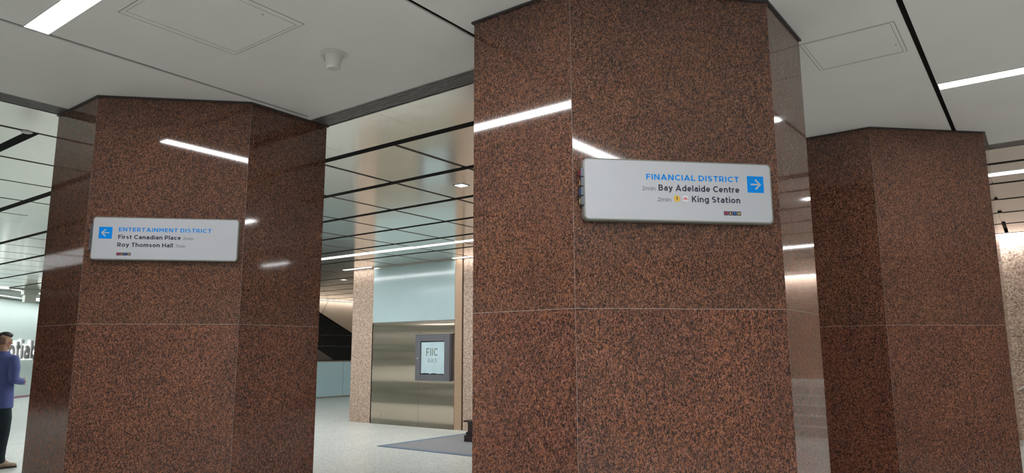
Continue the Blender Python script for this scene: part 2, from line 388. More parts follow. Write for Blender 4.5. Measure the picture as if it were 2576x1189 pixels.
for xa, xb, yy, lb in ((-0.2, 2.9, -2.95, 'nearest to the camera'), (3.1, 6.2, -2.95, 'right of the nearest one'), (3.1, 6.2, -4.6, 'one row farther back'), (3.1, 6.2, -6.2, 'along the back wall')):
    linear_lamp(xa, xb, yy, yy + 0.13, 'added linear fill lamp behind the camera, ' + lb, 'fill lamps added behind the camera')  # unseen fill lamps, added to brighten the near floor and plaster by bounce
G3 = 'far row of linear lamps in the metal ceiling'
linear_lamp(-16.0, -4.9, 9.17, 9.30, 'long thin linear lamp crossing the metal panels in front of the glass panel', G3)
linear_lamp(-1.85, 0.32, 9.22, 9.35, 'linear lamp seen at the right edge beyond the unsigned column', G3)
linear_lamp(1.22, 4.4, 13.42, 13.52, 'linear lamp in front of the stairs', G3)
linear_lamp(-12.95, -12.03, 10.76, 10.84, 'short wall-washing lamp above the left beige stone pier', 'wall washing lamps on the elevator wall', 'lamp_far')
linear_lamp(-9.60, -3.0, 10.80, 10.88, 'wall-washing lamp above the right beige stone pier', 'wall washing lamps on the elevator wall', 'lamp_far')
linear_lamp(-1.9, 0.08, 14.19, 14.27, 'wall-washing lamp at the top of the pebbled wall on the right', 'wall washing lamp on the right wall', 'right_wash')
linear_lamp(-15.6, -8.5, 5.80, 5.93, 'added fill lamp hidden behind the column with the Entertainment District sign', G3)  # added out of sight to light the left zone
linear_lamp(-20.0, -11.8, -4.5, -4.37, 'added fill lamp in the metal ceiling left of the picture, nearer the soft panels', 'fill lamps added in the left hall')  # unseen lamp added as fill for the left hall
linear_lamp(-20.0, -12.6, -5.9, -5.77, 'added fill lamp in the metal ceiling left of the picture, nearer the back wall', 'fill lamps added in the left hall')  # second unseen fill, added to brighten the left hall
for k in range(6):
    linear_lamp(-22.0 + 2.3 * k, -19.85 + 2.3 * k, -1.93, -1.02, ('first', 'second', 'third', 'fourth', 'fifth', 'sixth')[k] + ' wide soft ceiling panel from the far end of the left hall', 'wide soft ceiling panels of the left hall', 'soft_panel')
linear_lamp(-22.5, -18.2, 9.17, 9.30, 'added fill lamp in the metal ceiling near the escalator', G3)  # added behind the left column, extra light for the far hall
linear_lamp(-16.5, -13.2, 18.9, 19.03, 'added fill lamp in the escalator hall behind the left stone pier', 'lamps of the escalator hall')  # added where the pier hides it, lifts the dark escalator end
linear_lamp(-20.68, -20.60, 15.2, 23.5, 'wall-washing lamp above the escalator wall', 'lamps of the escalator hall', 'lamp_far')
linear_lamp(0.3, 8.0, 18.78, 18.86, 'wall-washing lamp above the stair landing', 'wall washing lamp on the landing', 'right_wash')
linear_lamp(2.5, 5.0, 11.6, 11.73, 'added fill lamp over the passage in front of the stairs, out of view', G3)  # unseen fill added for the right hand hall, kept clear of reflections
linear_lamp(3.3, 4.26, 9.12, 9.20, 'short linear lamp in the right hand hall, out of view', G3)
linear_lamp(-15.8, -13.3, 14.0, 14.13, 'added fill lamp hidden behind the left stone pier', 'lamps of the escalator hall')  # hidden fill added to brighten the glass dado

# ------------------------------------------------------------------ ceiling fittings
def grille(x0, x1, y0, y1, along, label, n=7, mat='steel_dark'):
    t = thing('slot_diffuser', label, 'air vent', ((x0 + x1) / 2, (y0 + y1) / 2, H))
    dx, dy = (x1 - x0) / 2, (y1 - y0) / 2
    bm = bmesh.new(); f = 0.012
    if along == 'x': box(bm, -dx, dx, -dy, -dy + f, -0.004, 0.05); box(bm, -dx, dx, dy - f, dy, -0.004, 0.05)
    else: box(bm, -dx, -dx + f, -dy, dy, -0.004, 0.05); box(bm, dx - f, dx, -dy, dy, -0.004, 0.05)
    obj('rail', bm, mat, t)
    L = (dy if along == 'x' else dx) * 2 - 2 * f; step = L / (n + 1)
    for k in range(1, n + 1):
        p = -L / 2 + k * step; bm = bmesh.new()
        if along == 'x': box(bm, -dx, dx, p - 0.0055, p + 0.0055, -0.002, 0.006)
        else: box(bm, p - 0.0055, p + 0.0055, -dy, dy, -0.002, 0.006)
        obj('slat', bm, mat, t)
    return t
M['steel_dark'] = plain('diffuser_slat_grey', (0.22, 0.205, 0.205, 1), 0.4, 0.3)
grille(-4.752, -2.516, 3.54, 3.74, 'x', 'dark slatted linear air diffuser between the two signed columns')
grille(-6.25, -6.04, -6.0, 2.30, 'y', 'dark slatted linear air diffuser at the left edge beside the left column')
grille(-0.25, 6.0, 7.88, 8.08, 'x', 'grey linear air diffuser right of the unsigned column')

# smoke detector
t = thing('smoke_detector', 'white funnel-shaped smoke detector on the plaster ceiling', 'smoke detector', (-3.535, 2.80, H))
obj('base_flange', B(lathe, [(0.0005, 0), (0.086, 0), (0.088, -0.004), (0.082, -0.010), (0.06, -0.014), (0.0005, -0.014)]), 'detector', t, True)
obj('sensor_body', B(lathe, [(0.0005, -0.012), (0.066, -0.014), (0.060, -0.024), (0.050, -0.055), (0.045, -0.085), (0.043, -0.094), (0.036, -0.101), (0.0005, -0.103)]), 'detector', t, True)
bm = bmesh.new()
for a, z, l in ((-2.35, -0.032, 0.012), (-2.35, -0.040, 0.018)):
    r = 0.0595 if z > -0.035 else 0.057
    for q in range(6):
        ang = a + (q - 3) * l / 3 / 0.06
        m0 = Matrix.Rotation(ang, 4, 'Z') @ Matrix.Translation((r, 0, z))
        bmesh.ops.create_cube(bm, size=1, matrix=m0 @ Matrix.Diagonal((0.002, l / 3, 0.0025, 1)))
obj('printed_mark', bm, 'mark', t)

def hair_rect(bm, x0, x1, y0, y1, g=0.0022, sides='nsew'):
    z0, z1 = -0.0012, 0.0003
    if 's' in sides: box(bm, x0, x1, y0 - g / 2, y0 + g / 2, z0, z1)
    if 'n' in sides: box(bm, x0, x1, y1 - g / 2, y1 + g / 2, z0, z1)
    if 'w' in sides: box(bm, x0 - g / 2, x0 + g / 2, y0, y1, z0, z1)
    if 'e' in sides: box(bm, x1 - g / 2, x1 + g / 2, y0, y1, z0, z1)
def access_panel(x0, x1, y0, y1, m, label):
    cx, cy = (x0 + x1) / 2, (y0 + y1) / 2; dx, dy = (x1 - x0) / 2, (y1 - y0) / 2
    t = thing('access_panel', label, 'ceiling hatch', (cx, cy, H), 0, None)
    bm = bmesh.new(); box(bm, -dx, dx, -dy, dy, -0.0008, 0); obj('hatch_door', bm, 'plaster', t)
    bm = bmesh.new(); hair_rect(bm, -dx, dx, -dy, dy); hair_rect(bm, -dx + m, dx - m, -dy + m * 0.5, dy - m * 0.5, 0.0016)
    obj('door_gap', bm, 'mark', t)
    bm = bmesh.new(); tube(bm, (dx - m * 2, dy * 0.4, -0.002), (dx - m * 2, dy * 0.4, 0), 0.004); obj('lock', bm, 'mark', t)
access_panel(-4.05, -3.33, 1.68, 2.415, 0.045, 'square plaster access hatch between the top left lamp and the smoke detector')
access_panel(-1.065, -0.53, 4.497, 5.018, 0.022, 'square plaster access hatch right of the top of the biggest column')

# square recessed downlights in the metal ceiling
def downlight(x, y, label, s=0.07):
    t = thing('square_downlight', label, 'ceiling light', (x, y, H), 0, 'square downlights in the metal panels')
    bm = bmesh.new(); box(bm, -s, s, -s, -s + .012, -.006, 0); box(bm, -s, s, s - .012, s, -.006, 0); box(bm, -s, -s + .012, -s, s, -.006, 0); box(bm, s - .012, s, -s, s, -.006, 0)
    obj('bezel', bm, 'white_metal', t)
    obj('lens', B(box, -s + .012, s - .012, -s + .012, s - .012, -.004, -.001), 'down', t)
downlight(-5.258, 6.07, 'small square downlight just left of the nearest column')
downlight(-14.65, 12.22, 'tiny square downlight near the escalator end of the metal ceiling')
t = thing('ceiling_disc', 'pale oval disc at a crossing of the dark ceiling strips, at the left edge', 'sprinkler cover', (-6.965, 2.235, H))
obj('cover_plate', B(lathe, [(0.0005, 0), (0.045, 0), (0.045, -0.006), (0.030, -0.012), (0.0005, -0.014)]), 'detector', t, True)
obj('stem', B(tube, (0, 0, 0), (0, 0, 0.05), 0.012), 'white_metal', t)

# ------------------------------------------------------------------ elevator wall
YW = 10.93
def pier(x0, x1, label):
    t = thing('stone_pier', label, 'column', ((x0 + x1) / 2, YW + 0.16, 0), 0, None)
    d = (x1 - x0) / 2
    obj('upper_slab', B(box, -d, d, -0.16, 0.16, 1.803, H - 0.002), 'pebble', t)
    bm = bmesh.new(); s = -d + 0.27 if x0 < -12 else d
    if s < d: box(bm, -d, s - 0.002, -0.16, 0.16, 0, 1.80); box(bm, s + 0.002, d, -0.16, 0.16, 0, 1.80)
    else: box(bm, -d, d, -0.16, 0.16, 0, 1.80)
    obj('lower_slab', bm, 'pebble', t)
    obj('joint', B(box, -d + 0.004, d - 0.004, -0.156, 0.156, 1.79, 1.81), 'sealant', t)
pier(-12.75, -12.06, 'beige stone pier left of the tall metal panels')
pier(-9.385, -8.2, 'beige stone pier right of the tall metal panels, beside the near column')
bm = bmesh.new(); prism(bm, [(-9.612, YW - 0.005), (-9.442, YW + 0.02), (-9.442, YW + 0.3), (-9.612, YW + 0.3)], 0, H - 0.002)
o = obj('bronze_jamb', bm, 'reveal'); tag(o, 'smooth bronze-coloured vertical jamb between metal panels and right stone pier', 'trim')
o = obj('shadow_gap', B(box, -9.44, -9.387, YW + 0.06, YW + 0.3, 0, H - 0.002), 'slot'); tag(o, 'narrow black vertical gap beside the bronze jamb', 'gap')
t = thing('steel_wall_panel', 'tall brushed steel panels with wavy reflections under the pale glass', 'wall panel', (-10.83, YW, 0))
obj('left_sheet', B(box, -1.205, 0.226, -0.01, 0.06, 0.004, 2.165), 'door_metal', t)
obj('right_sheet', B(box, 0.230, 1.215, -0.01, 0.06, 0.004, 2.165), 'door_metal', t)
bm = bmesh.new(); box(bm, -1.225, -1.205, -0.014, 0.06, 0, 2.165); box(bm, -1.225, 1.215, -0.006, 0.06, 0, 0.004); obj('edge_strip', bm, 'slot', t)
bm = bmesh.new(); box(bm, -1.09, -0.875, -0.014, -0.010, 0.12, 0.27); obj('access_plate', bm, 'door_metal', t)
t = thing('glass_wall_panel', 'large pale blue-grey glass panel above the steel panels', 'wall panel', (-10.83, YW, 0))
obj('glass_sheet', B(box, -1.215, 1.215, -0.012, 0.05, 2.185, H - 0.03), 'glass_panel', t)
bm = bmesh.new(); box(bm, -1.22, 1.22, -0.014, 0.05, 2.168, 2.184); obj('bottom_trim', bm, 'steel', t)
bm = bmesh.new(); box(bm, -1.22, 1.22, -0.016, 0.05, H - 0.03, H - 0.003); obj('top_trim', bm, 'steel', t)

# display case on the steel panels
t = thing('display_case', 'grey framed poster case with pale blue poster on the steel panels', 'display case', (-10.16, YW - 0.012, 1.42))
bm = bmesh.new(); W_, H_ = 0.48, 0.468
for a in ((-W_, -0.335, -H_, H_), (0.335, W_, -H_, H_), (-0.335, 0.335, 0.33, H_), (-0.335, 0.335, -H_, -0.345)):
    box(bm, a[0], a[1], -0.07, 0.0, a[2], a[3], 0.003)
obj('frame', bm, 'frame_grey', t)
bm = bmesh.new(); box(bm, -W_ - .006, W_ + .006, -0.074, 0, H_, H_ + .012); obj('top_trim', bm, 'steel', t)
bm = bmesh.new(); box(bm, -W_ - .006, W_ + .006, -0.074, 0, -H_ - .012, -H_); obj('bottom_trim', bm, 'steel', t)
rnd = random.Random(5)
pts = [(-0.325 + 0.65 * k / 16, -0.325 + rnd.uniform(-0.012, 0.006)) for k in range(17)] + [(0.33 + rnd.uniform(-.006, .004), -0.2 + 0.1 * k) for k in range(5)] + [(0.325, 0.318), (-0.325, 0.312)]
obj('poster', B(prism, pts, -0.050, -0.047, 'y'), 'paper', t)
obj('backboard', B(box, -0.335, 0.335, -0.04, -0.005, -0.345, 0.33), 'slot', t)
bm = bmesh.new(); tube(bm, (-0.408, -0.078, -0.02), (-0.408, -0.068, -0.02), 0.014); obj('lock', bm, 'detector', t)
M['poster_ink'] = plain('poster_ink', (0.16, 0.20, 0.16, 1), 0.6)

# floor mat and dark wooden base
t = thing('entrance_mat', 'large grey floor mat with a bluish border in front of the steel panels', 'floor mat', (0, 0, 0))
obj('mat_field', B(box, -8.86, -3.2, 8.42, 10.70, 0.0, 0.008), 'carpet', t)
bm = bmesh.new(); box(bm, -8.98, -3.1, 8.30, 8.42, 0, 0.0085); box(bm, -8.98, -3.1, 10.70, 10.80, 0, 0.0085); box(bm, -8.98, -8.86, 8.42, 10.70, 0, 0.0085); box(bm, -3.2, -3.1, 8.42, 10.70, 0, 0.0085)
obj('mat_border', bm, 'carpet_edge', t)
t = thing('display_plinth', 'dark stained wooden plinth with moulded base on the grey mat', 'plinth', (-7.72, 9.90, 0.0095))
obj('top_board', B(box, -0.46, 0.46, -0.36, 0.36, 0.325, 0.355, 0.004), 'dark_wood', t)
obj('body', B(box, -0.40, 0.40, -0.31, 0.31, 0.16, 0.325), 'dark_wood', t)
obj('moulding', B(box, -0.43, 0.43, -0.335, 0.335, 0.105, 0.16, 0.012), 'dark_wood', t)
obj('base_block', B(box, -0.45, 0.45, -0.35, 0.35, 0.0, 0.105, 0.003), 'dark_wood', t)

# ------------------------------------------------------------------ escalator end of the hall
struct('wall_escalator', B(box, -20.95, -20.75, 15.0, 23.9, 0, H), 'beige')
bm = bmesh.new(); prism(bm, [(16.62, 3.40), (16.632, 3.40), (16.102, 2.45), (16.09, 2.45)], -20.75, -20.745, 'x')
obj('x', bm, 'mark').name = 'trim_3'; bpy.data.objects['trim_3']['kind'] = 'structure'
t = thing('escalator', 'glossy black escalator flank slanting down to the right', 'escalator', (-20.25, 16.6, 0))
bm = bmesh.new(); prism(bm, [(-1.6, 1.28), (-1.6, 3.32), (-0.70, 2.92), (0.75, 2.24), (2.6, 1.36), (2.6, 1.28)], -0.45, 0.0, 'x')
obj('side_cladding', bm, 'black_gloss', t)
bm = bmesh.new()
box(bm, 0.0, 0.004, -1.6, 0.755, 1.765, 1.775); box(bm, 0.0, 0.004, -1.6, 0.9, 2.155, 2.162); obj('cladding_joint', bm, 'frame_grey', t)
M['truss_brown'] = plain('truss_brown', (0.10, 0.08, 0.07, 1), 0.4)
bm = bmesh.new(); prism(bm, [(-1.6, 1.29), (-1.6, 2.1), (-0.03, 1.29)], 0.003, 0.012, 'x'); obj('truss_soffit', bm, 'truss_brown', t)
bm = bmesh.new(); prism(bm, [(-1.6, 3.34), (-1.6, 3.30), (2.6, 1.34), (2.6, 1.38)], -0.46, 0.02, 'x'); obj('handrail_edge', bm, 'slot', t)
t = thing('glass_dado', 'pale blue glass dado panel under the black escalator flank', 'wall panel', (-20.22, 16.6, 0))
obj('glass_sheet', B(box, -0.3, 0.0, -1.6, 2.6, 0.04, 1.23), 'glass_low', t)
obj('cap_rail', B(box, -0.3, 0.02, -1.6, 2.6, 1.23, 1.265), 'steel', t)
bm = bmesh.new(); box(bm, 0, 0.004, 0.38, 0.39, 0.04, 1.23); obj('panel_joint', bm, 'steel', t)
obj('skirting', B(box, -0.3, 0.015, -1.6, 2.6, 0, 0.04), 'steel', t)

# ------------------------------------------------------------------ stairs and rail on the right
t = thing('staircase', 'short flight of pale terrazzo stairs at the lower right, mirrored in the biggest column', 'stairs', (0, 0, 0))
for k in range(5):
    x0 = 0.105
    bm = bmesh.new(); box(bm, x0, BX - 0.01, 13.6 + 0.3 * k, 18.89 if k == 4 else 13.6 + 0.3 * (k + 1) + 0.02, 0.166 * k, 0.166 * (k + 1)); obj('step', bm, 'terrazzo', t)
    bm = bmesh.new(); box(bm, x0, BX - 0.01, 13.592 + 0.3 * k, 13.64 + 0.3 * k, 0.166 * (k + 1), 0.166 * (k + 1) + 0.004); obj('nosing', bm, 'detector', t)
struct('baseboard_stair', B(box, -1.95, 0.10, 14.27, 14.299, 0, 0.09), 'steel')
t = thing('handrail', 'short steel handrail on the pebbled wall at the right edge', 'handrail', (0, 0, 0))
bm = bmesh.new(); tube(bm, (-0.43, 14.15, 0.888), (0.02, 14.15, 1.17), 0.019); tube(bm, (-0.43, 14.15, 0.888), (-0.43, 14.29, 0.888), 0.019); obj('rail', bm, 'steel', t, True)
bm = bmesh.new(); tube(bm, (-0.2, 14.15, 1.02), (-0.2, 14.3, 0.98), 0.008); obj('bracket', bm, 'steel', t, True)

# ------------------------------------------------------------------ lettering (monoline strokes, cap height 1)
def arc(cx, cy, rx, ry, a0, a1, n=12):
    return [(cx + rx * math.cos(math.radians(a0 + (a1 - a0) * i / n)), cy + ry * math.sin(math.radians(a0 + (a1 - a0) * i / n))) for i in range(n + 1)]
def glyph(c, w):
    h = w / 2; X = 0.74
    rt = (0.5 - h) / 2
    bowl = lambda W: [arc(W / 2, X / 2, W / 2 - h, X / 2 - h, 0, 360, 28)]
    if c == 'A': W = .88; return [[(h * .75, 0), (W / 2, 1 - h * .9)], [(W - h * .75, 0), (W / 2, 1 - h * .9)], [(.19, .26), (W - .19, .26)], [(W / 2 - h * 1.05, 1 - h * .5), (W / 2 + h * 1.05, 1 - h * .5)]], W
    if c == 'B':
        W = .70; m = .52
        return [[(h, 0), (h, 1)], [(h, 1 - h), (.38, 1 - h)] + arc(.38, (1 - h + m) / 2, W - .05 - h - .38, (1 - h - m) / 2, 90, -90)[1:] + [(h, m)], [(.38, m)] + arc(.40, (m + h) / 2, W - h - .40, (m - h) / 2, 90, -90)[1:] + [(h, h)]], W
    if c == 'C': W = .80; return [arc(.48, .5, .48 - h, .5 - h, 48, 312, 22)], W
    if c == 'D': W = .80; return [[(h, 0), (h, 1)], [(h, 1 - h), (.33, 1 - h)] + arc(.33, .5, W - h - .33, .5 - h, 90, -90, 16)[1:] + [(h, h)]], W
    if c == 'E': W = .62; return [[(h, 0), (h, 1)], [(h, 1 - h), (W, 1 - h)], [(h, .51), (W - .05, .51)], [(h, h), (W, h)]], W
    if c == 'F': W = .60; return [[(h, 0), (h, 1)], [(h, 1 - h), (W, 1 - h)], [(h, .49), (W - .05, .49)]], W
    if c == 'H': W = .78; return [[(h, 0), (h, 1)], [(W - h, 0), (W - h, 1)], [(h, .5), (W - h, .5)]], W
    if c == 'I': return [[(h, 0), (h, 1)]], w
    if c == 'K': W = .74; return [[(h, 0), (h, 1)], [(W - h * 1.1, 1), (h, .34)], [(.30, .60), (W - h * .9, 0)]], W
    if c == 'L': W = .58; return [[(h, 0), (h, 1)], [(h, h), (W, h)]], W
    if c == 'M': W = .94; return [[(h, 0), (h, 1)], [(W - h, 0), (W - h, 1)], [(h * 1.1, 1 - h * .3), (W / 2, .36), (W - h * 1.1, 1 - h * .3)]], W
    if c == 'N': W = .80; return [[(h, 0), (h, 1)], [(W - h, 0), (W - h, 1)], [(h * 1.2, 1 - h * .3), (W - h * 1.2, h * .3)]], W
    if c == 'P': W = .68; m = .36; return [[(h, 0), (h, 1)], [(h, 1 - h), (.36, 1 - h)] + arc(.36, (1 - h + m) / 2, W - h - .36, (1 - h - m) / 2, 90, -90)[1:] + [(h, m)]], W
    if c == 'R': W = .72; m = .38; return [[(h, 0), (h, 1)], [(h, 1 - h), (.36, 1 - h)] + arc(.36, (1 - h + m) / 2, W - .03 - h - .36, (1 - h - m) / 2, 90, -90)[1:] + [(h, m)], [(.36, m), (W - h * .9, 0)]], W
    if c == 'S': W = .66; return [arc(W / 2, .5 + rt, W / 2 - h - .02, rt, 38, 270, 16) + arc(W / 2, .5 - rt, W / 2 - h, rt, 90, -142, 16)[1:]], W
    if c == 'T': W = .68; return [[(W / 2, 0), (W / 2, 1)], [(0, 1 - h), (W, 1 - h)]], W
    if c == 'a':
        W = .60; m = .44
        return [[(W - h, 0), (W - h, .47)] + arc(.30, .47, W - h - .30, X - h - .47, 0, 135)[1:], [(W - h, m), (.27, m)] + arc(.27, (m + h) / 2, .27 - h, (m - h) / 2, 90, 270)[1:] + arc(.27, .28, W - h - .27, .28 - h, 270, 345, 6)[1:]], W
    if c == 'b': W = .68; return bowl(W) + [[(h, 0), (h, 1.02)]], W
    if c == 'd': W = .68; return bowl(W) + [[(W - h, 0), (W - h, 1.02)]], W
    if c == 'c': W = .58; return [arc(.35, X / 2, .35 - h, X / 2 - h, 48, 312, 18)], W
    if c == 'e': W = .66; return [arc(W / 2, X / 2, W / 2 - h, X / 2 - h, 0, 312, 20), [(h, X / 2 - .02), (W - h * .6, X / 2 - .02)]], W
    if c == 'g': W = .68; return bowl(W) + [[(W - h, X), (W - h, 0)] + arc(W / 2, 0, W / 2 - h, .26 - h, 0, -145)[1:]], W
    if c in 'hn': W = .62; r = W / 2 - h; y = X - h - r; return [[(h, 0), (h, 1.02 if c == 'h' else X)], arc(W / 2, y, r, r, 180, 0) + [(W - h, 0)]], W
    if c == 'm': W = 1.0; r = (W - 2 * h) / 4; y = X - h - r; return [[(h, 0), (h, X)], arc(h + r, y, r, r, 180, 0) + [(h + 2 * r, 0)], arc(h + 3 * r, y, r, r, 180, 0) + [(W - h, 0)]], W
    if c == 'i': return [[(h, 0), (h, X)], [(h, .86), (h, .86 + w * .95)]], w
    if c == 'l': return [[(h, 0), (h, 1.02)]], w
    if c == 'k': W = .62; return [[(h, 0), (h, 1.02)], [(W - h * 1.2, X), (h, .22)], [(.26, .42), (W - h, 0)]], W
    if c == 'o': W = .70; return bowl(W), W
    if c == 'r': W = .40; return [[(h, 0), (h, X)], arc(.40, .40, .40 - h, X - h - .40, 180, 92, 8)], W
    if c == 's': W = .52; r2 = (X / 2 - h) / 2; return [arc(W / 2, X / 2 + r2, W / 2 - h - .02, r2, 35, 270, 14) + arc(W / 2, X / 2 - r2, W / 2 - h, r2, 90, -145, 14)[1:]], W
    if c == 't': W = .42; return [[(.17, .94), (.17, .2)] + arc(.17 + .15, .2, .15, .2 - h, 180, 285, 8)[1:], [(0, X - h), (W - .02, X - h)]], W
    if c == 'y': W = .64; return [[(h * .8, X), (W / 2 + .01, .06)], [(W - h * .8, X), (W / 2 - .02, -.02), (.20, -.27 + h), (.06, -.27 + h)]], W
    if c == '1': W = .36; return [[(W - h, 0), (W - h, 1)], [(0, .80), (W - h, .97)]], W
    if c == '2': W = .64; return [arc(.31, .68, .31 - h, .32 - h, 155, -30, 14) + [(.05, h * .9)], [(.02, h), (W, h)]], W
    if c == '7': W = .64; return [[(0, 1 - h), (W - h * .6, 1 - h), (.18, 0)]], W
    return [], .34
def stroke(bm, pts, w, y0, y1, f):
    closed = (abs(pts[0][0] - pts[-1][0]) + abs(pts[0][1] - pts[-1][1])) < 1e-6 and len(pts) > 3
    P = [Vector(p) for p in (pts[:-1] if closed else pts)]; n = len(P); Lr = []
    for i in range(n):
        d1 = (P[i] - P[i - 1]) if (i > 0 or closed) else (P[1] - P[0])
        d2 = (P[(i + 1) % n] - P[i]) if (i < n - 1 or closed) else (P[-1] - P[-2])
        d1.normalize(); d2.normalize(); n1 = Vector((-d1.y, d1.x)); n2 = Vector((-d2.y, d2.x)); m = (n1 + n2)
        if m.length < 1e-4: m = n1.copy()
        m.normalize(); k = w / 2 / max(m.dot(n1), 0.45)
        Lr.append((P[i] + m * k, P[i] - m * k))
    vs_ = [[bm.verts.new(f(q[0], q[1], y)) for q in (l, r) for y in (y0, y1)] for l, r in Lr]
    idx = range(n) if closed else range(n - 1)
    for i in idx:
        a, b = vs_[i], vs_[(i + 1) % n]
        bm.faces.new((a[0], b[0], b[2], a[2])); bm.faces.new((a[1], a[3], b[3], b[1]))
        bm.faces.new((a[0], a[1], b[1], b[0])); bm.faces.new((a[2], b[2], b[3], a[3]))
    if not closed:
        for q in (vs_[0], vs_[-1]): bm.faces.new((q[0], q[1], q[3], q[2]))
def text(bm, s, x0, x1, z, cap, wt=0.17, sp=0.12, y0=-0.0006, y1=0.0, slope=0.0):
    """fit the string between x0 and x1 on a baseline z, lettering in the local XZ plane facing -Y"""
    items = []; x = 0
    for ch in s:
        st, W = glyph(ch, wt)
        items.append((x, st)); x += W + (sp if ch != ' ' else 0)
    tot = x - sp; k = (x1 - x0) / tot
    for gx, st in items:
        for pl in st:
            stroke(bm, [(p[0] + gx, p[1]) for p in pl], wt, y0, y1, lambda u, v, y: (x0 + u * k, y, z + v * cap))
def rrect(x0, x1, z0, z1, r, n=6):
    out = []
    for cx, cz, a in ((x1 - r, z1 - r, 0), (x0 + r, z1 - r, 90), (x0 + r, z0 + r, 180), (x1 - r, z0 + r, 270)):
        out += [(cx + r * math.cos(math.radians(a + 90 * i / n)), cz + r * math.sin(math.radians(a + 90 * i / n))) for i in range(n + 1)]
    return out

# poster lettering
cs = bpy.data.objects['display_case']
bm = bmesh.new(); text(bm, 'FIIC', -0.18, 0.14, 0.03, 0.16, 0.16, 0.22, -0.0515, -0.0505); text(bm, 'AKII', -0.14, 0.11, -0.11, 0.095, 0.10, 0.3, -0.0515, -0.0505)
obj('poster_lettering', bm, 'poster_ink', cs)

# ------------------------------------------------------------------ wayfinding signs
S2 = math.sqrt(0.5)
FR = -0.0505                                                          # front of the white panel (local y)
def sign(mid, x0, x1, z0, z1, label):
    t = thing('wayfinding_sign', label, 'sign', (mid[0], mid[1], 0), PI / 4)
    bm = bmesh.new(); prism(bm, rrect(x0, x1, z0, z1, 0.024), -0.049, -0.001, 'y'); fr = obj('frame', bm, 'sign_frame', t, True)
    mod = fr.modifiers.new('b', 'BEVEL'); mod.width = 0.004; mod.segments = 2; mod.limit_method = 'ANGLE'
    bm = bmesh.new(); prism(bm, rrect(x0 + .0085, x1 - .0085, z0 + .0085, z1 - .0085, 0.018), FR, -0.045, 'y'); obj('sign_face', bm, 'sign_white', t, True)
    hh = (z1 - z0); zc = z1 - 0.055
    for xe, sgn in ((x0, -1),):
        for k, (ch, tm, lm) in enumerate((('P', 'tileP', 'letP'), ('A', 'tileA', 'letA'), ('T', 'tileT', 'letT'), ('H', 'tileH', 'letH'))):
            zt = zc - k * 0.0485
            a, b = sorted((xe - sgn * 0.004, xe + sgn * 0.013))
            tb = obj('side_tab', B(box, a, b, -0.0515, -0.006, zt - 0.044, zt, 0.0015), 'tab', t)
            xf = xe + sgn * 0.013
            bm = bmesh.new(); box(bm, *sorted((xf, xf + sgn * 0.0008)), -0.0475, -0.009, zt - 0.041, zt - 0.003); obj('tab_face', bm, tm, tb)
            bm = bmesh.new(); st, W = glyph(ch, .2)
            for pl in st: stroke(bm, pl, .2, 0.0008, 0.0018, lambda u, v, y, xf=xf, sgn=sgn, zt=zt, W=W: (xf + sgn * y, -0.028 + sgn * (u - W / 2) * 0.030, zt - 0.036 + v * 0.028))
            obj('tab_letter', bm, lm, tb)
    return t
def vinyl(t, name, mat, *calls):
    bm = bmesh.new()
    for a in calls: text(bm, *a[0], y0=FR - 0.0007, y1=FR - 0.0001, **a[1])
    return obj(name, bm, mat, t)
def arrow(t, x0, x1, z0, z1, sgn):
    sq = obj('arrow_square', B(box, x0, x1, FR - 0.0007, FR - 0.0001, z0, z1), 'blue', t)
    bm = bmesh.new(); cx, cz = (x0 + x1) / 2, (z0 + z1) / 2; s = (x1 - x0) / 2
    f = lambda u, v, y: (cx + sgn * u * s, y, cz + v * s)
    stroke(bm, [(-.58, 0), (.52, 0)], .17, FR - 0.0014, FR - 0.0008, f)
    stroke(bm, [(-.02, .56), (.56, 0), (-.02, -.56)], .19, FR - 0.0014, FR - 0.0008, f)
    obj('arrow', bm, 'sign_white', sq)
def path_tiles(t, x0, x1, z0, z1):
    w4 = (x1 - x0) / 4
    for k, (ch, tm, lm) in enumerate((('P', 'tileP', 'letP'), ('A', 'tileA', 'letA'), ('T', 'tileT', 'letT'), ('H', 'tileH', 'letH'))):
        a = x0 + k * w4; q = obj('letter_tile', B(box, a + .0006, a + w4 - .0012, FR - 0.0007, FR - 0.0001, z0, z1), tm, t)
        bm = bmesh.new(); text(bm, ch, a + w4 * .24, a + w4 * .72, z0 + (z1 - z0) * .16, (z1 - z0) * .68, .22, 0, FR - 0.0014, FR - 0.0008); obj('letter', bm, lm, q)

mC = ((VC[1][0] + VC[2][0]) / 2, (VC[1][1] + VC[2][1]) / 2); mL = ((VL[1][0] + VL[2][0]) / 2, (VL[1][1] + VL[2][1]) / 2)
t = sign(mC, -0.518, 0.494, 2.156, 2.477, 'white sign reading Financial District with a right arrow, on the nearest column')
vinyl(t, 'heading_text', 'blue', (('FINANCIAL DISTRICT', -0.1887, 0.3123, 2.3724, 0.0295), dict(wt=.185, sp=.18)))
vinyl(t, 'destination_text', 'navy', (('Bay Adelaide Centre', -0.1250, 0.3125, 2.3162, 0.0320), dict(wt=.19, sp=.13)))
vinyl(t, 'destination_text', 'navy', (('King Station', 0.0510, 0.3140, 2.2608, 0.0318), dict(wt=.19, sp=.14)))
vinyl(t, 'walking_time_text', 'grey_txt', (('2min', -0.2126, -0.1418, 2.3154, 0.0213), dict(wt=.14, sp=.12)))
vinyl(t, 'walking_time_text', 'grey_txt', (('2min', -0.1324, -0.0613, 2.2594, 0.0220), dict(wt=.14, sp=.12)))
arrow(t, 0.3576, 0.4485, 2.3194, 2.4074, 1)
bm = bmesh.new(); prism(bm, [(-0.0287 + .0172 * math.cos(2 * PI * i / 40), 2.2766 + .0172 * math.sin(2 * PI * i / 40)) for i in range(40)], FR - 0.0007, FR - 0.0001, 'y')
q = obj('line_badge', bm, 'yellow', t)
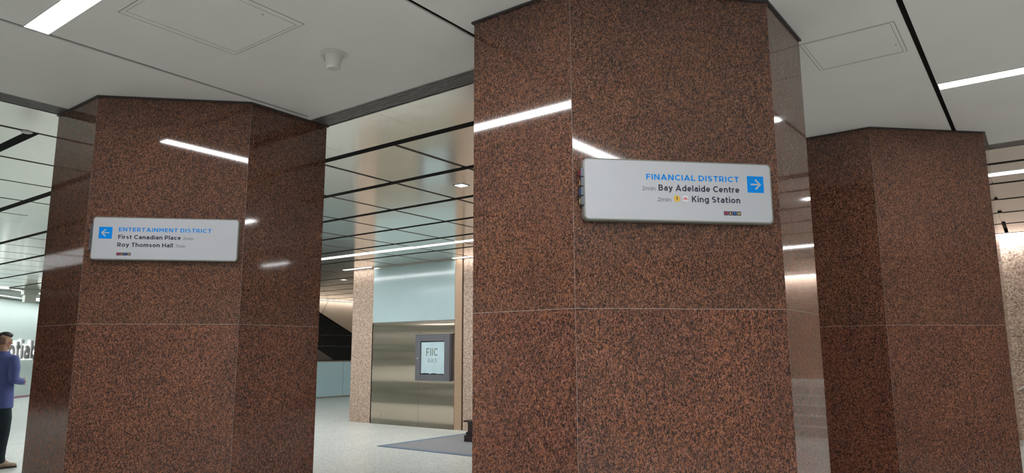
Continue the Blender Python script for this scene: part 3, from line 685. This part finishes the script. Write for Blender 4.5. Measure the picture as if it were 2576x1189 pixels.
bm = bmesh.new(); text(bm, '1', -0.0332, -0.0262, 2.2690, 0.0165, .2, 0, FR - 0.0014, FR - 0.0008); obj('badge_number', bm, 'navy', q)
bm = bmesh.new(); prism(bm, rrect(-0.0012, 0.0336, 2.2594, 2.2950, 0.003), FR - 0.0007, FR - 0.0001, 'y'); q = obj('transit_badge', bm, 'badge_line', t)
bm = bmesh.new(); prism(bm, rrect(-0.0002, 0.0326, 2.2604, 2.2940, 0.0025), FR - 0.0012, FR - 0.0008, 'y'); obj('badge_face', bm, 'badge_white', q)
bm = bmesh.new(); ez = 2.2765; fe = lambda u, v, y: (0.0162 + u * .014, y, ez + v * .014)
for pl, ww in (([(-1, -.10), (-.42, -.10)], .2), ([(.42, -.10), (1, -.10)], .2), ([(-.5, .38), (.55, .38)], .2), ([(-.40, .36), (-.12, -.32)], .2), ([(.45, .36), (.05, -.42)], .2), ([(-.12, -.32), (.32, -.30)], .16), ([(0, .30), (.12, -.05)], .16)):
    stroke(bm, pl, ww, FR - 0.0018, FR - 0.0013, fe)
obj('transit_emblem', bm, 'red', q)
path_tiles(t, 0.2205, 0.3155, 2.1960, 2.2175)

t = sign(mL, -0.4905, 0.5270, 2.1755, 2.4930, 'white sign reading Entertainment District with a left arrow, on the left column')
vinyl(t, 'heading_text', 'blue', (('ENTERTAINMENT DISTRICT', -0.3090, 0.3325, 2.3862, 0.0288), dict(wt=.185, sp=.21)))
vinyl(t, 'destination_text', 'navy', (('First Canadian Place', -0.3090, 0.1222, 2.3305, 0.0300), dict(wt=.19, sp=.14)))
vinyl(t, 'destination_text', 'navy', (('Roy Thomson Hall', -0.3102, 0.0707, 2.2732, 0.0305), dict(wt=.19, sp=.14)))
vinyl(t, 'walking_time_text', 'grey_txt', (('2min', 0.1368, 0.2095, 2.3300, 0.0222), dict(wt=.14, sp=.14)))
vinyl(t, 'walking_time_text', 'grey_txt', (('7min', 0.0866, 0.1581, 2.2722, 0.0235), dict(wt=.14, sp=.14)))
arrow(t, -0.4425, -0.3522, 2.3302, 2.4168, -1)
path_tiles(t, -0.3120, -0.2130, 2.2095, 2.2300)

# ------------------------------------------------------------------ bank wall at the far left (runs diagonally)
def on_wall(tt, off=0.0):                                             # foot point at distance tt along the wall
    n = Vector((S2, S2)); d = Vector((-S2, S2)); return n * (-13.7 + off) + d * tt
RW = math.atan2(S2, -S2)                                              # local +X runs along the wall to the right
def wall_local(o, tt, off=0.0):
    p = on_wall(tt, off); o.location = (p.x, p.y, 0); o.rotation_euler = (0, 0, RW); return o
# local frame on this wall: +X along, +Y away from the hall (into the wall) mirrored by rotation, so use -Y offsets toward the hall
o = struct('wall_bank', B(box, -13, 11, 0.0, 0.25, 0.0, H - 0.02), 'bank_wall'); wall_local(o, 26.5)
o = struct('baseboard_bank', B(box, -13, 11, -0.02, 0.0, 0.0, 0.07), 'base_red'); wall_local(o, 26.5)
t = thing('bank_lettering', 'grey backlit bank name lettering on the pale wall behind the person', 'wall lettering'); wall_local(t, 0.0)
lx = 25.87
for ch in 'Scotiabank':
    st, W = glyph(ch, .2); fl = lambda u, v, y: (lx + u * .62, y, 1.37 + v * .64)
    bm = bmesh.new()
    for pl in st: stroke(bm, pl, .2, -0.13, -0.08, fl)
    q = obj('letter', bm, 'bank_letter', t)
    bm = bmesh.new()
    for pl in st: stroke(bm, pl, .27, -0.05, -0.03, fl)
    obj('halo_lamp', bm, 'halo', q)
    lx += (W + .12) * .62
o = linear_lamp(-2.6, 2.6, -0.06, 0.06, 'cove lamp along the top of the pale bank wall', 'bank wall cove lamps', 'bank_cove')
p = on_wall(27.0, 0.55); o.location = (p.x, p.y, H); o.rotation_euler = (0, 0, RW)
c2 = copy_tree(o); p = on_wall(21.5, 0.55); c2.location = (p.x, p.y, H); c2['label'] = 'cove lamp along the bank wall, left of the picture edge'
c2 = copy_tree(o); p = on_wall(32.5, 0.55); c2.location = (p.x, p.y, H); c2['label'] = 'cove lamp along the bank wall behind the left column'
o = linear_lamp(-3.2, 2.6, -0.07, 0.07, 'linear lamp in the lobby ceiling in front of the pale bank wall', 'lobby lamps at the bank wall', 'bank_cove')
p = on_wall(24.3, 2.1); o.location = (p.x, p.y, H); o.rotation_euler = (0, 0, RW)
c2 = copy_tree(o); p = on_wall(32.0, 2.1); c2.location = (p.x, p.y, H); c2['label'] = 'added lobby fill lamp hidden behind the left column'  # hidden copy added to brighten the lower bank wall and floor
t = thing('hanging_box', 'small grey box with a bright tube, hanging from the far ceiling at the left', 'ceiling box', (-24.1, 8.28, H))
bm = bmesh.new(); box(bm, -0.12, 0.12, -0.19, 0.19, -0.16, 0.0, 0.005); obj('upper_housing', bm, 'soffit', t)
bm = bmesh.new(); box(bm, -0.11, 0.11, -0.15, 0.14, -0.385, -0.16, 0.005); obj('lower_housing', bm, 'soffit', t)
bm = bmesh.new(); tube(bm, (0.0, 0.14, -0.27), (0.0, 0.34, -0.275), 0.03); obj('tube_lamp', bm, 'halo', t)

# ------------------------------------------------------------------ the person
def evaluated(bm, voxel, smooth=4):
    me = bpy.data.meshes.new('tmp'); bmesh.ops.recalc_face_normals(bm, faces=bm.faces); bm.to_mesh(me); bm.free()
    o = bpy.data.objects.new('tmp', me); C.objects.link(o)
    m = o.modifiers.new('r', 'REMESH'); m.mode = 'VOXEL'; m.voxel_size = voxel
    m = o.modifiers.new('s', 'SMOOTH'); m.factor = 0.5; m.iterations = smooth
    dg = bpy.context.evaluated_depsgraph_get(); dg.update()
    me2 = bpy.data.meshes.new_from_object(o.evaluated_get(dg)); bpy.data.objects.remove(o); bpy.data.meshes.remove(me)
    b = bmesh.new(); b.from_mesh(me2); bpy.data.meshes.remove(me2); return b
def limb(bm, pts, seg=14):                                           # pts: (x, y, z, r)
    for a, b in zip(pts, pts[1:]):
        n = 7
        for i in range(n + 1):
            k = i / n; c = [a[j] + (b[j] - a[j]) * k for j in range(4)]
            ball(bm, c[:3], (c[3],) * 3, seg=seg)
def rings(bm, rr, seg=28):                                           # rr: (z, cx, cy, rx, ry[, power])
    L = []
    for z, cx, cy, rx, ry in rr:
        row = []
        for i in range(seg):
            a = 2 * PI * i / seg; ca, sa = math.cos(a), math.sin(a); p = 0.82
            row.append(bm.verts.new((cx + rx * math.copysign(abs(ca) ** p, ca), cy + ry * math.copysign(abs(sa) ** p, sa), z)))
        L.append(row)
    for a, b in zip(L, L[1:]):
        for i in range(seg): bm.faces.new((a[i], a[(i + 1) % seg], b[(i + 1) % seg], b[i]))
    bm.faces.new(L[0]); bm.faces.new(L[-1])
man = None
HC = Vector((-0.025, 0.030, 1.685)); HT = -math.radians(28)            # head centre and its turn towards the person's right
hr = Matrix.Rotation(HT, 4, 'Z')
def hp(x, y, z): return tuple(HC + (hr @ Vector((x, y, z))))
def hball(bm, c, r, seg=20): ball(bm, hp(*c), r, hr, seg)
sh, el_r, wr_r = (0.205, -0.01, 1.475), (0.265, -0.075, 1.175), (0.20, 0.150, 1.140)
el_l, wr_l = (-0.265, -0.06, 1.175), (-0.16, 0.17, 1.170)
bm = bmesh.new()
hball(bm, (0, -0.012, 0.035), (0.074, 0.094, 0.095)); hball(bm, (0, 0.012, -0.03), (0.062, 0.074, 0.085)); hball(bm, (0, 0.040, -0.082), (0.040, 0.040, 0.032))
hball(bm, (0, 0.088, -0.012), (0.012, 0.020, 0.024), 12); hball(bm, (0, 0.097, -0.024), (0.016, 0.013, 0.011), 12)
hball(bm, (0, 0.074, 0.022), (0.055, 0.018, 0.012), 14); hball(bm, (0, 0.078, -0.056), (0.026, 0.014, 0.011), 12)
for s in (-1, 1):
    hball(bm, (0.074 * s, -0.004, -0.008), (0.012, 0.020, 0.032), 14); hball(bm, (0.045 * s, 0.055, -0.018), (0.022, 0.022, 0.022), 12)
limb(bm, [(0.0, -0.005, 1.44, 0.062), (-0.02, 0.012, 1.62, 0.056)])
rings(bm, [(0.86, 0, 0, 0.145, 0.095), (0.98, 0, 0, 0.15, 0.10), (1.12, 0, 0, 0.135, 0.09), (1.30, 0, 0, 0.155, 0.10), (1.42, 0, 0, 0.165, 0.095), (1.49, 0, 0, 0.09, 0.06)])
for s, e, wv in ((1, el_r, wr_r), (-1, el_l, wr_l)):
    limb(bm, [(0.165 * s, -0.01, 1.44, 0.05), (*e, 0.038), (*wv, 0.026)])
    W0 = Vector(wv); d = (W0 - Vector(e)).normalized(); side = Vector((s, 0, 0)); side = (side - d * side.dot(d)).normalized(); up = d.cross(side) * (1 if s > 0 else -1)
    if up.z < 0: up = -up
    palm = W0 + d * 0.05; m = Matrix((side, d, up)).transposed().to_4x4()
    ball(bm, palm, (0.014, 0.048, 0.040), m, 16)                     # thumb edge up, palm facing inwards
    for k, (off, ln) in enumerate(((0.028, 0.070), (0.010, 0.078), (-0.009, 0.073), (-0.027, 0.058))):
        a = palm + d * 0.040 + up * off; b = a + d * ln * 0.5 - side * 0.008; c = b + d * ln * 0.38 - side * 0.026
        limb(bm, [(*a, 0.0085), (*b, 0.0080), (*c, 0.0068)], 8)
    a = palm - d * 0.012 + up * 0.036; b = a + d * 0.035 + up * 0.022 - side * 0.008; c = b + d * 0.028 - side * 0.004
    limb(bm, [(*a, 0.0105), (*b, 0.0092), (*c, 0.008)], 8)
FT = ((1, 0.085, 0.08, 0.0), (-1, -0.10, -0.20, 0.0))                 # foot placement
for s, fx, fy, _ in FT:
    limb(bm, [(0.085 * s, 0.0, 0.88, 0.078), (0.095 * s, 0.02 + fy * .5, 0.50, 0.052), (fx, fy - 0.03, 0.12, 0.036), (fx + 0.02, fy + 0.08, 0.05, 0.030)])
bm = evaluated(bm, 0.006, 3)
man = obj('person', bm, 'skin', None, True)
tag(man, 'person in a blue blazer and dark trousers standing at the left edge, seen from behind', 'person')
# hair: dark top, shaved sides
bm = bmesh.new(); hball(bm, (0.004, 0.012, 0.085), (0.066, 0.088, 0.050)); hball(bm, (0.0, 0.058, 0.092), (0.050, 0.036, 0.030)); hball(bm, (0, -0.055, 0.070), (0.055, 0.045, 0.045))
bm = evaluated(bm, 0.006, 2)
hx = obj('hair', bm, 'hair', man, True)
bm = bmesh.new(); hball(bm, (0, -0.024, 0.022), (0.0765, 0.0885, 0.082)); bm = evaluated(bm, 0.006, 2)
fd = obj('faded_hair', bm, 'fade', man, True); fd['label'] = 'closely shaved hair on the back and sides of the head'
bm = bmesh.new()
for s in (-1, 1): hball(bm, (0.028 * s, 0.081, 0.006), (0.010, 0.006, 0.005), 10)
obj('eye', bm, 'eye', man, True)
bm = bmesh.new()
for s in (-1, 1): hball(bm, (0.029 * s, 0.086, 0.028), (0.016, 0.005, 0.004), 10)
obj('eyebrow', bm, 'hair', man, True)
bm = bmesh.new(); hball(bm, (0, 0.091, -0.056), (0.022, 0.006, 0.006), 12); obj('mouth', bm, 'lip', man, True)
# shirt collar
bm = bmesh.new(); rings(bm, [(1.485, 0, 0.0, 0.082, 0.078), (1.515, 0, 0.0, 0.073, 0.072), (1.548, 0.003, 0.008, 0.066, 0.066)]); obj('shirt_collar', bm, 'shirt', man, True)
# blazer
bm = bmesh.new()
rings(bm, [(0.795, 0, -0.005, 0.205, 0.135), (0.90, 0, -0.005, 0.200, 0.132), (1.02, 0, 0, 0.188, 0.122), (1.14, 0, 0, 0.180, 0.115), (1.28, 0, -0.005, 0.200, 0.125), (1.40, 0, -0.012, 0.218, 0.122), (1.47, 0, -0.012, 0.195, 0.100), (1.515, 0, -0.004, 0.105, 0.082), (1.53, 0, 0.0, 0.083, 0.076)])
for s, e, wv in ((1, el_r, wr_r), (-1, el_l, wr_l)):
    E_, W0 = Vector(e), Vector(wv); c = W0 + (W0 - E_).normalized() * -0.01
    limb(bm, [(0.178 * s, -0.01, 1.435, 0.070), (0.225 * s, -0.03, 1.33, 0.066), (*e, 0.058), (*c, 0.046)])
bm = evaluated(bm, 0.009, 6)
bz = obj('blazer', bm, 'blazer', man, True)
bm = bmesh.new(); bmesh.ops.create_cube(bm, size=1, matrix=Matrix.Translation((0.012, -0.137, 0.91)) @ Matrix.Rotation(0.05, 4, 'Y') @ Matrix.Diagonal((0.006, 0.016, 0.22, 1)))
obj('back_vent', bm, 'blazer', bz)
bm = bmesh.new()
for y0, z0, y1, z1 in ((-0.088, 1.525, -0.062, 1.56),):
    rings(bm, [(1.515, 0, -0.006, 0.094, 0.086), (1.54, 0, -0.004, 0.086, 0.082), (1.552, 0, -0.002, 0.078, 0.076)])
obj('collar', bm, 'blazer', bz, True)
# trousers
bm = bmesh.new()
rings(bm, [(0.80, 0, 0, 0.165, 0.112), (0.90, 0, 0, 0.172, 0.118), (1.0, 0, 0, 0.165, 0.11)])
for s, fx, fy, _ in FT:
    limb(bm, [(0.088 * s, 0.0, 0.84, 0.098), (0.092 * s, 0.02 + fy * .3, 0.66, 0.086), (0.095 * s, 0.02 + fy * .5, 0.48, 0.068), (fx, fy * .8 - 0.01, 0.28, 0.060), (fx, fy - 0.03, 0.135, 0.056)])
    limb(bm, [(fx, fy - 0.025, 0.115, 0.060), (fx, fy - 0.028, 0.13, 0.060)])
bm = evaluated(bm, 0.009, 4)
obj('trousers', bm, 'jeans', man, True)
# shoes
for s, fx, fy, _ in FT:
    tilt = Matrix.Rotation(-math.radians(35 if s > 0 else 10), 4, 'Z'); o3 = Vector((fx, fy - 0.03, 0))
    def sp(x, y, z): return tuple(o3 + (tilt @ Vector((x, y, z))))
    bm = bmesh.new()
    for c_, r_ in (((0, -0.035, 0.052), (0.040, 0.052, 0.045)), ((0, 0.03, 0.050), (0.042, 0.075, 0.040)), ((0.002, 0.11, 0.042), (0.047, 0.075, 0.030)), ((0.002, 0.155, 0.037), (0.040, 0.050, 0.024)), ((0, -0.02, 0.085), (0.040, 0.048, 0.035))):
        ball(bm, sp(*c_), r_, tilt, 18)
    bm = evaluated(bm, 0.007, 4); shoe = obj('shoe', bm, 'tan', man, True)
    bm = bmesh.new(); out = []
    for i in range(28):
        a = 2 * PI * i / 28; yy = 0.055 + 0.150 * math.sin(a); ww = 0.040 + 0.010 * math.sin(a); q = sp(ww * math.cos(a), yy, 0); out.append((q[0], q[1]))
    prism(bm, out, 0.0, 0.020); obj('sole', bm, 'sole', shoe)
man.location = (-11.434, 3.680, 0); man.rotation_euler = (0, 0, math.radians(31.5))
